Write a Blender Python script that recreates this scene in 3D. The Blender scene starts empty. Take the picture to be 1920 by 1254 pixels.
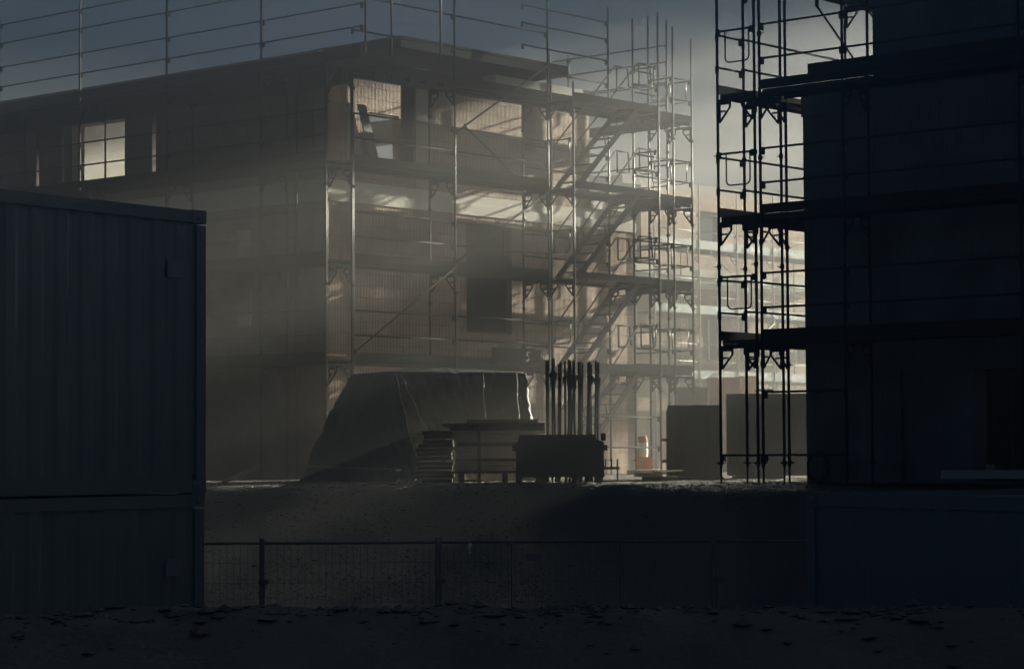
import bpy, bmesh, math, random
from mathutils import Vector as V, Matrix
R = math.radians
random.seed(7)
SC = bpy.context.scene
COL = SC.collection

# ------------------------------------------------------------------ camera
cam_d = bpy.data.cameras.new('camera')
cam = bpy.data.objects.new('camera', cam_d); COL.objects.link(cam)
cam_d.sensor_width = 36.0; cam_d.lens = 84.17
cam_d.clip_start = 0.1; cam_d.clip_end = 3000
cam.matrix_world = Matrix.Translation((0, 0, 0.5)) @ Matrix.Rotation(R(90 + 2.84), 4, 'X') @ Matrix.Rotation(R(-0.33), 4, 'Z')
SC.camera = cam

# ------------------------------------------------------------------ light
SAZ, SEL = R(48.0), R(16.5)
SUN = V((math.sin(SAZ)*math.cos(SEL), math.cos(SAZ)*math.cos(SEL), math.sin(SEL)))
sd = bpy.data.lights.new('sun', 'SUN'); sd.energy = 5.0; sd.angle = R(0.5); sd.color = (1.0, 0.95, 0.76)
sun = bpy.data.objects.new('sun', sd); COL.objects.link(sun)
sun.rotation_euler = (-SUN).to_track_quat('-Z', 'Y').to_euler()
W = bpy.data.worlds.new('World'); SC.world = W; W.use_nodes = True
nt = W.node_tree
sky = nt.nodes.new('ShaderNodeTexSky'); sky.sky_type = 'NISHITA'; sky.sun_disc = False
sky.sun_elevation = SEL; sky.sun_rotation = math.atan2(SUN.x, SUN.y)
sky.air_density = 1.0; sky.dust_density = 0.0; sky.ozone_density = 4.0
bg = nt.nodes['Background']; bg.inputs[1].default_value = 0.0027
nt.links.new(sky.outputs[0], bg.inputs[0])
SC.view_settings.view_transform = 'Standard'; SC.view_settings.look = 'None'
SC.view_settings.exposure = 3.0; SC.view_settings.gamma = 1.0
SC.cycles.volume_bounces = 0; SC.cycles.max_bounces = 6
SC.cycles.use_denoising = True

# ------------------------------------------------------------------ frames
A = V((-0.756, 0.655, 0)).normalized()      # along the street fronts, away to the left
B = V((0.655, 0.756, 0)).normalized()       # along the gable sides, away to the right
N = V((0.756, -0.655, 0)).normalized()      # = -A
Z = V((0, 0, 1))
F = 4489.0
def col_x(px): return (px - 960) / F        # X/Y slope of a picture column, used to measure spans
def along(O, U, px):                        # distance along a line O+tU where a column crosses
    s = col_x(px); return (s * O.y - O.x) / (U.x - s * U.y)

# ------------------------------------------------------------------ materials
def mat(name, col, rough=0.7, metal=0.0, var=0.25, scale=6.0, bump=0.0, bscale=40.0, spec=0.5):
    m = bpy.data.materials.new(name); m.use_nodes = True
    n = m.node_tree.nodes; l = m.node_tree.links; p = n['Principled BSDF']
    tc = n.new('ShaderNodeTexCoord'); no = n.new('ShaderNodeTexNoise')
    no.inputs['Scale'].default_value = scale; no.inputs['Detail'].default_value = 6
    l.new(tc.outputs['Object'], no.inputs['Vector'])
    mx = n.new('ShaderNodeMix'); mx.data_type = 'RGBA'
    mx.inputs[6].default_value = [c * (1 - var) for c in col] + [1]
    mx.inputs[7].default_value = [min(1, c * (1 + var)) for c in col] + [1]
    l.new(no.outputs[0], mx.inputs[0]); l.new(mx.outputs[2], p.inputs['Base Color'])
    mr = n.new('ShaderNodeMapRange'); mr.inputs[3].default_value = max(0.05, rough - 0.15); mr.inputs[4].default_value = min(1, rough + 0.15)
    l.new(no.outputs[0], mr.inputs[0]); l.new(mr.outputs[0], p.inputs['Roughness'])
    p.inputs['Metallic'].default_value = metal
    p.inputs['Specular IOR Level'].default_value = spec
    if bump:
        n2 = n.new('ShaderNodeTexNoise'); n2.inputs['Scale'].default_value = bscale; n2.inputs['Detail'].default_value = 5
        l.new(tc.outputs['Object'], n2.inputs['Vector'])
        b = n.new('ShaderNodeBump'); b.inputs['Strength'].default_value = bump; b.inputs['Distance'].default_value = 0.02
        l.new(n2.outputs[0], b.inputs['Height']); l.new(b.outputs[0], p.inputs['Normal'])
    return m

def brick_mat(name, U, c1, c2, cm, bw=0.37, bh=0.25, rib=0.045):
    """vertically ribbed hollow clay blocks laid along the horizontal direction U"""
    m = bpy.data.materials.new(name); m.use_nodes = True
    n = m.node_tree.nodes; l = m.node_tree.links; p = n['Principled BSDF']
    g = n.new('ShaderNodeNewGeometry')
    d = n.new('ShaderNodeVectorMath'); d.operation = 'DOT_PRODUCT'; d.inputs[1].default_value = (U.x, U.y, 0)
    l.new(g.outputs['Position'], d.inputs[0])
    s = n.new('ShaderNodeSeparateXYZ'); l.new(g.outputs['Position'], s.inputs[0])
    c = n.new('ShaderNodeCombineXYZ'); l.new(d.outputs['Value'], c.inputs[0]); l.new(s.outputs[2], c.inputs[1])
    br = n.new('ShaderNodeTexBrick'); l.new(c.outputs[0], br.inputs['Vector'])
    br.inputs['Color1'].default_value = (*c1, 1); br.inputs['Color2'].default_value = (*c2, 1); br.inputs['Mortar'].default_value = (*cm, 1)
    br.inputs['Scale'].default_value = 1.0; br.inputs['Mortar Size'].default_value = 0.006
    br.inputs['Brick Width'].default_value = bw; br.inputs['Row Height'].default_value = bh
    br.inputs['Bias'].default_value = 0.0; br.inputs['Mortar Smooth'].default_value = 0.2
    wv = n.new('ShaderNodeTexWave'); wv.wave_type = 'BANDS'; wv.bands_direction = 'X'
    wv.inputs['Scale'].default_value = 0.314 / rib; wv.inputs['Distortion'].default_value = 0.6; wv.inputs['Detail Scale'].default_value = 3
    l.new(c.outputs[0], wv.inputs['Vector'])
    no = n.new('ShaderNodeTexNoise'); no.inputs['Scale'].default_value = 1.3; no.inputs['Detail'].default_value = 8
    l.new(c.outputs[0], no.inputs['Vector'])
    mr = n.new('ShaderNodeMapRange'); mr.inputs[1].default_value = 0.3; mr.inputs[2].default_value = 0.7; mr.inputs[3].default_value = 0.65; mr.inputs[4].default_value = 1.25
    l.new(no.outputs[0], mr.inputs[0])
    mu = n.new('ShaderNodeMix'); mu.data_type = 'RGBA'; mu.blend_type = 'MULTIPLY'; mu.inputs[0].default_value = 1
    l.new(br.outputs[0], mu.inputs[6]); l.new(mr.outputs[0], mu.inputs[7]); l.new(mu.outputs[2], p.inputs['Base Color'])
    p.inputs['Roughness'].default_value = 0.9; p.inputs['Specular IOR Level'].default_value = 0.2
    sub = n.new('ShaderNodeMath'); sub.operation = 'SUBTRACT'
    k = n.new('ShaderNodeMath'); k.operation = 'MULTIPLY'; k.inputs[1].default_value = 2.0
    l.new(br.outputs['Fac'], k.inputs[0]); l.new(wv.outputs['Fac'], sub.inputs[0]); l.new(k.outputs[0], sub.inputs[1])
    b = n.new('ShaderNodeBump'); b.inputs['Strength'].default_value = 0.8; b.inputs['Distance'].default_value = 0.012
    l.new(sub.outputs[0], b.inputs['Height']); l.new(b.outputs[0], p.inputs['Normal'])
    return m

M = {}
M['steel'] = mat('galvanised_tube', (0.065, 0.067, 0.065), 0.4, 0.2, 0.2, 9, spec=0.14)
M['steel_dark'] = mat('silhouette_tube', (0.035, 0.037, 0.04), 0.9, 0.0, 0.25, 9, spec=0.0)  # darker tube copy, backlit silhouette tone put into the colour
M['rail'] = mat('dull_rail_tube', (0.05, 0.05, 0.05), 0.9, 0.0, 0.2, 9, spec=0.03)
M['deck'] = mat('deck_board', (0.05, 0.047, 0.043), 0.95, 0.0, 0.35, 3, 0.3, spec=0.0)
M['toe'] = mat('toe_board', (0.035, 0.037, 0.036), 0.95, 0.0, 0.3, 3, 0.2, spec=0.0)
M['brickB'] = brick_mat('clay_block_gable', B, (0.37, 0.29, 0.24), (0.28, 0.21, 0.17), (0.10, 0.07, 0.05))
M['brickA'] = brick_mat('clay_block_front', A, (0.26, 0.22, 0.20), (0.21, 0.17, 0.155), (0.10, 0.07, 0.05))  # darker clay block copy for the unlit front, shade put into the colour
M['brickF'] = brick_mat('clay_block_far', B, (0.42, 0.33, 0.26), (0.36, 0.27, 0.21), (0.2, 0.15, 0.1))
M['brickR'] = brick_mat('clay_block_shaded', A, (0.15, 0.17, 0.20), (0.13, 0.15, 0.175), (0.11, 0.125, 0.15))  # cool dark clay block copy, the wall's shade is in the colour
M['band'] = mat('shaded_band_render', (0.13, 0.16, 0.19), 0.9, 0, 0.12, 4, 0.3, spec=0.2)  # pale band darkened and blued, shade put into the colour
M['insul'] = mat('pale_insulation', (0.62, 0.61, 0.56), 0.9, 0, 0.12, 4, 0.3)
M['conc'] = mat('concrete', (0.32, 0.31, 0.29), 0.9, 0, 0.2, 3, 0.3)
M['plaster'] = mat('white_plaster', (0.58, 0.57, 0.53), 0.9, 0, 0.06, 2, 0.1)
M['dark'] = mat('dark_felt', (0.03, 0.03, 0.033), 0.9, 0, 0.2, 3)
M['pane_black'] = mat('black_pane', (0.02, 0.021, 0.024), 0.95, 0, 0.1, 3, spec=0.0)  # window pane black, stands in for the unlit room behind
M['cont'] = mat('dark_blue_paint', (0.10, 0.135, 0.17), 0.7, 0.0, 0.15, 3, 0.1, 20)
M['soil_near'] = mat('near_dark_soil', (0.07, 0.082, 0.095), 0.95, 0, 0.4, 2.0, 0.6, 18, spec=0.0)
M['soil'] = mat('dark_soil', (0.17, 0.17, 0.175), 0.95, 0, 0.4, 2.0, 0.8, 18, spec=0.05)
M['fence'] = mat('fence_zinc', (0.17, 0.175, 0.185), 0.7, 0, 0.2, 5, spec=0.2)
M['gravel'] = mat('gravel', (0.16, 0.15, 0.13), 0.55, 0, 0.4, 8.0, 0.6, 30)
M['tarp'] = mat('grey_tarpaulin', (0.16, 0.17, 0.16), 0.6, 0, 0.15, 3, 0.6, 9, spec=0.2)
M['timber'] = mat('sawn_timber', (0.50, 0.41, 0.29), 0.85, 0, 0.3, 5, 0.3)
M['timber_dark'] = mat('old_timber', (0.12, 0.10, 0.08), 0.85, 0, 0.3, 5, 0.3)
M['skip'] = mat('skip_paint', (0.06, 0.065, 0.075), 0.6, 0.2, 0.3, 6, 0.2)
M['panel'] = mat('shutter_panel', (0.17, 0.16, 0.145), 0.75, 0, 0.2, 2, 0.2)
M['blue'] = mat('blue_grey_board', (0.30, 0.36, 0.38), 0.6, 0, 0.15, 4)
M['white'] = mat('white_film', (0.90, 0.90, 0.87), 0.5, 0, 0.06, 4)
M['red'] = mat('red_print', (0.60, 0.10, 0.07), 0.6, 0, 0.1, 4)
M['orange'] = mat('orange_plastic', (0.75, 0.28, 0.06), 0.5, 0, 0.2, 6)
M['tan'] = mat('tan_wrapper', (0.72, 0.42, 0.20), 0.7, 0, 0.1, 4)
M['brown'] = mat('brown_wrapper', (0.40, 0.27, 0.20), 0.7, 0, 0.1, 4)
M['label'] = mat('label_grey', (0.20, 0.215, 0.26), 0.7, 0, 0.1, 30)
M['print_grey'] = mat('faded_print', (0.15, 0.165, 0.21), 0.8, 0, 0.1, 30)
M['stone'] = mat('pale_gravel_stone', (0.30, 0.29, 0.26), 0.4, 0, 0.5, 9.0, 0.3, 60, spec=0.6)
M['glass'] = mat('window_glass', (0.03, 0.035, 0.04), 0.12, 0, 0.1, 2)

# ------------------------------------------------------------------ builders
class MB:
    def __init__(s): s.v = []; s.f = []; s.sm = []
    def box(s, o, a, b, c, smooth=False):
        """corner o with edge vectors a, b, c"""
        i = len(s.v); o = V(o)
        if a.cross(b).dot(c) < 0: a, b = b, a
        for q in (o, o+a, o+a+b, o+b, o+c, o+a+c, o+a+b+c, o+b+c): s.v.append(q)
        for q in ((0,3,2,1),(4,5,6,7),(0,1,5,4),(1,2,6,5),(2,3,7,6),(3,0,4,7)):
            s.f.append([i+k for k in q]); s.sm.append(smooth)
        return s
    def tube(s, p0, p1, r, n=8, r1=None, caps=True):
        p0 = V(p0); p1 = V(p1); d = (p1 - p0).normalized()
        u = d.orthogonal().normalized(); w = d.cross(u); i = len(s.v)
        r1 = r if r1 is None else r1
        for p, rr in ((p0, r), (p1, r1)):
            for k in range(n):
                t = 2*math.pi*k/n; s.v.append(p + (u*math.cos(t) + w*math.sin(t))*rr)
        for k in range(n):
            s.f.append([i+k, i+(k+1) % n, i+n+(k+1) % n, i+n+k]); s.sm.append(True)
        if caps:
            s.f.append([i+k for k in range(n)][::-1]); s.sm.append(False)
            s.f.append([i+n+k for k in range(n)]); s.sm.append(False)
        return s
    def path(s, pts, r, n=8):
        for a, b in zip(pts[:-1], pts[1:]): s.tube(a, b, r, n)
        return s
    def prism(s, poly, d):
        """planar polygon (list of V) extruded by d"""
        i = len(s.v); n = len(poly); s.v += [V(p) for p in poly] + [V(p) + d for p in poly]
        s.f.append([i+k for k in range(n)][::-1]); s.f.append([i+n+k for k in range(n)]); s.sm += [False, False]
        for k in range(n): s.f.append([i+k, i+(k+1) % n, i+n+(k+1) % n, i+n+k]); s.sm.append(False)
        return s
    def build(s, name, m, parent=None, fix=True):
        me = bpy.data.meshes.new(name)
        org = V(parent_loc(parent)) if parent else V((0, 0, 0))
        me.from_pydata([tuple(q - org) for q in s.v], [], s.f)
        me.polygons.foreach_set('use_smooth', s.sm)
        me.materials.append(M[m] if isinstance(m, str) else m)
        if fix:
            bm = bmesh.new(); bm.from_mesh(me); bmesh.ops.recalc_face_normals(bm, faces=bm.faces); bm.to_mesh(me); bm.free()
        me.update()
        o = bpy.data.objects.new(name, me); COL.objects.link(o)
        if parent: o.parent = parent
        return o
LOC = {}
def parent_loc(p):
    r = V((0, 0, 0))
    while p is not None: r = r + V(p.location); p = p.parent
    return r
def thing(name, label, cat, loc, group=None):
    o = bpy.data.objects.new(name, None); COL.objects.link(o); o.empty_display_size = 0.2
    o.location = loc; o['label'] = label; o['category'] = cat
    if group: o['group'] = group
    return o
def tag(o, label, cat, group=None):
    o['label'] = label; o['category'] = cat
    if group: o['group'] = group
    return o
def struct(o, kind='structure'):
    o['kind'] = kind; return o
def box(name, m, parent, o, a, b, c): return MB().box(o, a, b, c).build(name, m, parent)
def tube(name, m, parent, p0, p1, r=0.0242, n=8): return MB().tube(p0, p1, r, n).build(name, m, parent)
def place_base(o_mesh_obj, base):
    """give a one-mesh thing an origin at its base"""
    base = V(base); me = o_mesh_obj.data
    for v in me.vertices: v.co -= base
    o_mesh_obj.location = base; return o_mesh_obj

def wall(mb, O, U, T, length, z0, z1, holes=()):
    """wall from O along U, thickness vector T, with rectangular holes (u0,u1,z0,z1)"""
    us = sorted({0.0, length, *[h[0] for h in holes], *[h[1] for h in holes]})
    for a, b in zip(us[:-1], us[1:]):
        mid = (a + b) / 2; cuts = sorted([(h[2], h[3]) for h in holes if h[0] < mid < h[1]])
        z = z0
        for c0, c1 in cuts:
            if c0 > z + 1e-4: mb.box(O + U*a + Z*z, U*(b - a), T, Z*(c0 - z))
            z = max(z, c1)
        if z1 > z + 1e-4: mb.box(O + U*a + Z*z, U*(b - a), T, Z*(z1 - z))
    return mb

# ------------------------------------------------------------------ terrain
def noise(x, y, s=1.0):
    from mathutils import noise as nz
    return nz.noise(V((x*s, y*s, 3.1)))
def smooth(a, b, t):
    t = max(0, min(1, (t - a)/(b - a))); return t*t*(3 - 2*t)
def ground_h(x, y):
    edge = 38.7 - 2.9*smooth(1.2, 3.4, x) + 0.35*noise(x, 0, 0.7)
    plateau = -0.10*smooth(1.0, 3.2, x)*(1 - smooth(37.0, 39.5, y)) + 0.02*noise(x, y, 1.5)
    t_ = max(0.0, edge - y); h = plateau - 2.4*(1 - math.exp(-(t_/2.6)**1.15)) * (1.0 if t_ else 0)
    if 28 < y < 39.5: h += (0.07*noise(x, y, 0.9) + 0.04*noise(x, y, 2.7))*smooth(28, 30, y)*(1 - smooth(edge-.2, edge+.4, y))
    if y < 17.5:
        crest = -0.42 + 0.045*noise(x, y, 0.6) + 0.04*noise(x, y, 2.2) + 0.018*noise(x, y, 6)
        h = min(h, 99); front = crest - 0.62*(1 - smooth(11.2, 13.6, y))
        h = front + (-2.4 - front)*smooth(14.2, 17.2, y)
    return h
def terrain():
    ys = [-30, -10, 0, 4, 8]; y = 9.0
    while y < 17.5: ys.append(y); y += 0.07
    while y < 30: ys.append(y); y += 0.5
    while y < 46: ys.append(y); y += 0.18
    while y < 80: ys.append(y); y += 2
    ys += [90, 110, 150, 220, 400, 800]
    xs = [-600, -200, -80, -40, -20, -14]; x = -10.0
    while x < 10: xs.append(x); x += 0.16 if -4 < x < 4 else 0.4
    xs += [12, 14, 20, 30, 45, 80, 200, 600]
    vs = [(a, b, ground_h(a, b)) for b in ys for a in xs]; n = len(xs)
    fs = [[j*n+i, j*n+i+1, (j+1)*n+i+1, (j+1)*n+i] for j in range(len(ys)-1) for i in range(n-1)]
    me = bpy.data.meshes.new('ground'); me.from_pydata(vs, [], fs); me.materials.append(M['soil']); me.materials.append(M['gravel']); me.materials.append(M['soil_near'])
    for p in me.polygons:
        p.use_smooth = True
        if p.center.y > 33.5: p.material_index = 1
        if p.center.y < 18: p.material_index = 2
    o = bpy.data.objects.new('ground', me); COL.objects.link(o); struct(o)
terrain()

# ------------------------------------------------------------------ haze
hz = MB().box(V((-45, -6, -3.4)), V((82, 0, 0)), V((0, 102, 0)), V((0, 0, 15.3))).build('haze', 'dark')
hm = bpy.data.materials.new('haze_air'); hm.use_nodes = True
hn = hm.node_tree.nodes; hn.remove(hn['Principled BSDF'])
pv = hn.new('ShaderNodeVolumePrincipled'); pv.inputs['Color'].default_value = (0.93, 0.93, 0.93, 1)
pv.inputs['Density'].default_value = 0.016; pv.inputs['Anisotropy'].default_value = 0.88
hm.node_tree.links.new(pv.outputs[0], hn['Material Output'].inputs['Volume'])
hz.data.materials.clear(); hz.data.materials.append(hm); struct(hz, 'stuff')

# ------------------------------------------------------------------ left building
CL = V((-3.80, 49.0, 0))
def PL(a, b, z=0): return CL + A*a + B*b + Z*z
def bL(px): return along(CL, B, px)
def aL(px): return along(CL, A, px)
LA, LB, LBU = 17.0, 10.3, 8.6
def left_building():
    t = thing('brick_building', 'unfinished two storey clay block building wrapped in scaffolding behind the tarpaulin', 'building', CL)
    th = 0.36
    w1 = (bL(875), bL(960), 3.15, 5.55)
    mb = MB()                                   # gable facing right, lower storeys
    wall(mb, PL(0, 0), B, A*th, LB, 0, 5.72, [w1, (bL(880), bL(955), 0.05, 2.3)])
    mb.build('gable_wall', 'brickB', t)
    mb = MB()                                   # gable, top storey
    hs = [(bL(652), bL(776), 6.6, 8.45), (bL(984), bL(1007), 7.3, 8.35)]
    wall(mb, PL(0, 0), B, A*th, LBU, 6.17, 8.55, hs)
    mb.build('gable_wall', 'brickB', t)
    mb = MB()
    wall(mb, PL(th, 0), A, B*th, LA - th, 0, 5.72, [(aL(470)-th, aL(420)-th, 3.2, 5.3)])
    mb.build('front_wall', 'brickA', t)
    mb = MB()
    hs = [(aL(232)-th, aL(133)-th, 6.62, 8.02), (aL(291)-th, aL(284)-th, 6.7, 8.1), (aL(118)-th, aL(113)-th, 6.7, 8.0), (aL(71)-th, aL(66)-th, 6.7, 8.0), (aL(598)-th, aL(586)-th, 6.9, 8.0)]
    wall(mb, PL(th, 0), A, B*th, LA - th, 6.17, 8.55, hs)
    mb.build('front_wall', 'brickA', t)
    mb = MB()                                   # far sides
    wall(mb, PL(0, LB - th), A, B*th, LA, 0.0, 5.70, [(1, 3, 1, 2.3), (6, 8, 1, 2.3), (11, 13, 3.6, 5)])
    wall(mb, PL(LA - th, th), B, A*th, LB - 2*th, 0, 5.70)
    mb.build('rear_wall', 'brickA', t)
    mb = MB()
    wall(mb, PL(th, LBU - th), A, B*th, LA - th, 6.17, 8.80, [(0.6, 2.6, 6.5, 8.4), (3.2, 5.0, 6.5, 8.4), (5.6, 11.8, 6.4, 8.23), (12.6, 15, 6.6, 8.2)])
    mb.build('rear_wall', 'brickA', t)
    # slabs and pale edge bands
    MB().box(PL(-0.02, -0.02, 5.72), A*(LA+.04), B*(LB+.04), Z*0.22).build('edge_band', 'insul', t)
    MB().box(PL(0.004, 0.004, 5.945), A*LA, B*(LB-.01), Z*0.22).build('block_course', 'insul', t)
    mb = MB(); mb.box(PL(-0.03, bL(930), 8.555), B*(LBU - bL(930)), A*0.40, Z*0.36); mb.build('wall_capping', 'insul', t)
    mb = MB(); mb.box(PL(-0.03, LBU + .003, 6.18), B*1.5, A*0.40, Z*0.20); mb.build('parapet', 'insul', t)
    MB().box(PL(0.2, 0.0, 8.555), A*(LA-0.2), B*0.38, Z*0.30).build('wall_plate', 'conc', t)
    # inner walls seen through the openings
    mb = MB(); wall(mb, PL(2.6, 0.5), B, A*0.2, 6.5, 6.17, 8.9, [(3.4, 4.4, 6.17, 8.2)]); mb.build('inner_wall', 'brickB', t)
    mb = MB(); wall(mb, PL(aL(133) + 1.6, 0.4), B, A*0.2, 7.6, 6.17, 8.9); mb.build('inner_wall', 'plaster', t)
    mb = MB(); mb.box(PL(0.42, 6.2, 6.17), A*2.1, B*0.2, Z*2.3); mb.build('inner_wall', 'brickA', t)
    MB().box(PL(0.02, bL(779), 6.17), B*(bL(806) - bL(779)), A*0.5 - A*0.54, Z*2.6).build('pier', 'conc', t)
    # window of the middle storey: matt black pane, the dark inside put into its colour
    f = MB()
    u0, u1, z0, z1 = w1
    for (q0, q1, y0, y1) in ((u0, u0+.07, z0, z1), (u1-.07, u1, z0, z1), (u0+.07, u1-.07, z0, z0+.07), (u0+.07, u1-.07, z1-.07, z1)):
        f.box(PL(0.16, q0, y0), B*(q1-q0), A*0.07, Z*(y1-y0))
    fo = f.build('window', 'dark', t)
    MB().box(PL(0.19, u0+.07, z0+.07), B*(u1-u0-.14), A*0.02, Z*(z1-z0-.14)).build('pane', 'pane_black', fo)
    # roof table over the gable end
    MB().box(PL(-0.75, bL(705), 8.98), B*(bL(1020) - bL(705)), A*2.6, Z*0.24).build('roof_slab', 'dark', t)
    return t
left_building()

# ------------------------------------------------------------------ right building
P0 = V((3.914, 38.2, 0))
CR = P0 + B*1.0 + N*0.25
def PR(u, d, z=0): return CR + N*u + B*d + Z*z
def right_building():
    t = thing('block_building', 'tall dark building in shadow behind the black scaffolding on the right', 'building', CR)
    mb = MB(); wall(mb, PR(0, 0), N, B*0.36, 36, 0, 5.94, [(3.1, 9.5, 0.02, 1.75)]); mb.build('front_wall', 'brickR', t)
    mb = MB(); wall(mb, PR(0, 0.36), B, N*0.36, 6.64, 0, 5.94); mb.build('side_wall', 'brickB', t)
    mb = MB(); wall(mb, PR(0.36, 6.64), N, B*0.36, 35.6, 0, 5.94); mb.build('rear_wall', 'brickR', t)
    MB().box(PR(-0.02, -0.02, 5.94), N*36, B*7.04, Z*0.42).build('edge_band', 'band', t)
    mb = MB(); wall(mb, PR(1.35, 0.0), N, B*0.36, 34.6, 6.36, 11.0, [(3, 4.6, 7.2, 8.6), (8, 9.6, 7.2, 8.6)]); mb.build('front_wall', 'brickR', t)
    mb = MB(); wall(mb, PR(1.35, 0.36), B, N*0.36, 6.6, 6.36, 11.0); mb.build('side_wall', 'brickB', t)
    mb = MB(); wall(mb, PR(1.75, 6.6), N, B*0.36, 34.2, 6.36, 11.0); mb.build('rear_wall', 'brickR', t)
    MB().box(PR(1.3, -.05, 11.0), N*35, B*7.1, Z*0.25).build('roof', 'conc', t)
right_building()

# ------------------------------------------------------------------ far building
FO = V((5.68, 75.0, 0)); FS = -2.0
def PF(t_, d, z=0): return FO + B*t_ + A*d + Z*z
def far_building():
    t = thing('brick_building', 'pale orange brick building with dark windows far off in the haze beyond the stairs', 'building', PF(FS, 0))
    def fb(px): return along(FO + A*1.1, B, px) - FS
    hs = []
    for z0, z1 in ((0.6, 2.3), (3.5, 5.1)):
        for a, b in ((1290, 1304), (1318, 1356), (1382, 1404), (1440, 1462), (1490, 1512)):
            hs.append((fb(a), fb(b), z0, z1))
    wl = PF(FS, 1.1)
    mb = MB(); wall(mb, wl, B, A*0.3, 16, 0, 5.75, hs); mb.build('wall', 'brickF', t)
    mb = MB(); wall(mb, wl + B*0.8, B, A*0.3, 15.2, 6.4, 8.9, [(3, 4.2, 6.9, 8.3)]); mb.build('wall', 'brickF', t)
    mb = MB(); mb.box(wl + A*0.3, A*4, B*0.3, Z*8.6); mb.build('end_wall', 'brickA', t)
    MB().box(wl - A*0.02 + Z*5.75, B*16, A*0.4, Z*0.25).build('edge_band', 'insul', t)
    MB().box(wl - A*0.02 + Z*6.15, B*16, A*0.4, Z*0.25).build('edge_band', 'insul', t)
    MB().box(wl + A*0.1 + Z*8.9, B*16, A*5, Z*0.25).build('roof', 'conc', t)
    for (a, b, z0, z1) in hs:
        f = MB(); m_ = (a + b)/2
        f.box(wl + A*0.15 + B*a + Z*z0, B*.06, A*.05, Z*(z1-z0)); f.box(wl + A*0.15 + B*(b-.06) + Z*z0, B*.06, A*.05, Z*(z1-z0))
        f.box(wl + A*0.15 + B*(m_-.03) + Z*z0, B*.06, A*.05, Z*(z1-z0))
        fo = f.build('window', 'white', t)
        MB().box(wl + A*0.20 + B*a + Z*z0, B*(b-a), A*.02, Z*(z1-z0)).build('pane', 'glass', fo)
far_building()

# ------------------------------------------------------------------ scaffolding
def collar(parent, p, side):
    mb = MB(); mb.tube(p - Z*0.035, p + Z*0.035, 0.036, 8)
    mb.tube(p - side*0.02, p + side*0.10, 0.014, 6, 0.004)
    mb.build('coupler', 'steel_dark', parent)
def standard(t, p, z0, z1, m='steel', side=N, joints=()):
    o = MB().tube(p + Z*z0, p + Z*z1, 0.0242, 10).build('standard', m, t)
    for z in joints:
        if z0 < z < z1: collar(o, p + Z*z, side)
    return o
def base_jack(t, p, z, m='steel'):
    mb = MB(); mb.tube(p + Z*(z + 0.012), p + Z*(z+0.42), 0.016, 8); mb.box(p - A*0.075 - B*0.075 + Z*z, A*0.15, B*0.15, Z*0.012)
    mb.tube(p + Z*(z+0.30), p + Z*(z+0.35), 0.04, 8); mb.tube(p + Z*(z+.325) - A*.09, p + Z*(z+.325) + A*.09, .01, 6)
    mb.build('base_jack', m, t)
def gusset(t, p, d, z, m='steel_dark'):
    """punched corner bracket under a transom, d horizontal direction"""
    mb = MB(); s = d.cross(Z)*0.006
    q = p + d*0.026
    mb.box(q + Z*(z-0.05) - s, d*0.24, s*2, Z*0.05)
    mb.box(q + Z*(z-0.34) - s, d*0.035, s*2, Z*0.29)
    mb.prism([q + d*0.035 + Z*(z-.34) - s, q + d*0.24 + Z*(z-.10) - s, q + d*.24 + Z*(z-.05) - s, q + d*.20 + Z*(z-.05) - s, q + d*.20 + Z*(z-.10) - s, q + d*.035 + Z*(z-.28) - s], s*2)
    mb.box(q + d*0.035 + Z*(z-.17) - s, d*0.10, s*2, Z*0.03)
    mb.build('gusset', m, t)
def rail(t, p0, p1, z, m='rail', r=0.0190, hook=True):
    m = 'rail' if m == 'steel_dark' else m
    d = (p1 - p0).normalized(); s = d.cross(Z)*0.035
    a = p0 + Z*z + s; b = p1 + Z*z + s
    mb = MB()
    if hook: mb.path([a + Z*(-0.05) + d*0.02, a + d*0.05, b - d*0.05, b - Z*0.05 - d*0.02], r)
    else: mb.tube(a, b, r)
    mb.box(p0 + d*0.01 + s*0.2 + Z*(z-.10), d*0.05, s*1.3, Z*0.12)
    mb.box(p1 - d*0.06 + s*0.2 + Z*(z-.10), d*0.05, s*1.3, Z*0.12)
    return mb.build('guard_rail', m, t)
def end_guard(t, p0, p1, z, m='steel', loop=0.5):
    d = (p1 - p0).normalized(); L = (p1 - p0).length
    mb = MB(); mb.tube(p0 + Z*z, p1 + Z*z, 0.019)
    a = p0 + d*(L*0.22) + Z*z; b = p0 + d*(L*0.86) + Z*z; h = Z*loop; c = 0.07
    mb.path([a, a - h + Z*c, a - h + Z*c*.3 + d*c*.3, a - h + d*c, b - h - d*c, b - h + Z*c*.3 - d*c*.3, b - h + Z*c, b], 0.0125, 6)
    mb.box(p0 + Z*(z-.08) + d*.02, d*.05, d.cross(Z)*.03, Z*.11); mb.box(p1 + Z*(z-.08) - d*.07, d*.05, d.cross(Z)*.03, Z*.11)
    mb.build('end_guard', m, t)
def deck(t, p0, p1, w, z, mdeck='deck', msteel='steel_dark'):
    """planked deck between outer points p0,p1; w = vector to the inner line"""
    d = (p1 - p0).normalized(); L = (p1 - p0).length; wn = w.normalized(); W_ = w.length
    mb = MB(); k = 2; pw = (W_ - 0.06)/k
    for i in range(k):
        o = p0 + wn*(0.03 + i*pw) + d*0.03
        mb.box(o + Z*(z-0.045), d*(L-.06), wn*(pw-0.012), Z*0.045)
        for q in (0.0, pw - 0.012 - 0.03): mb.box(o + wn*q + Z*(z-.085), d*(L-.06), wn*0.03, Z*0.037)
    mb.build('deck', mdeck, t)
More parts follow.
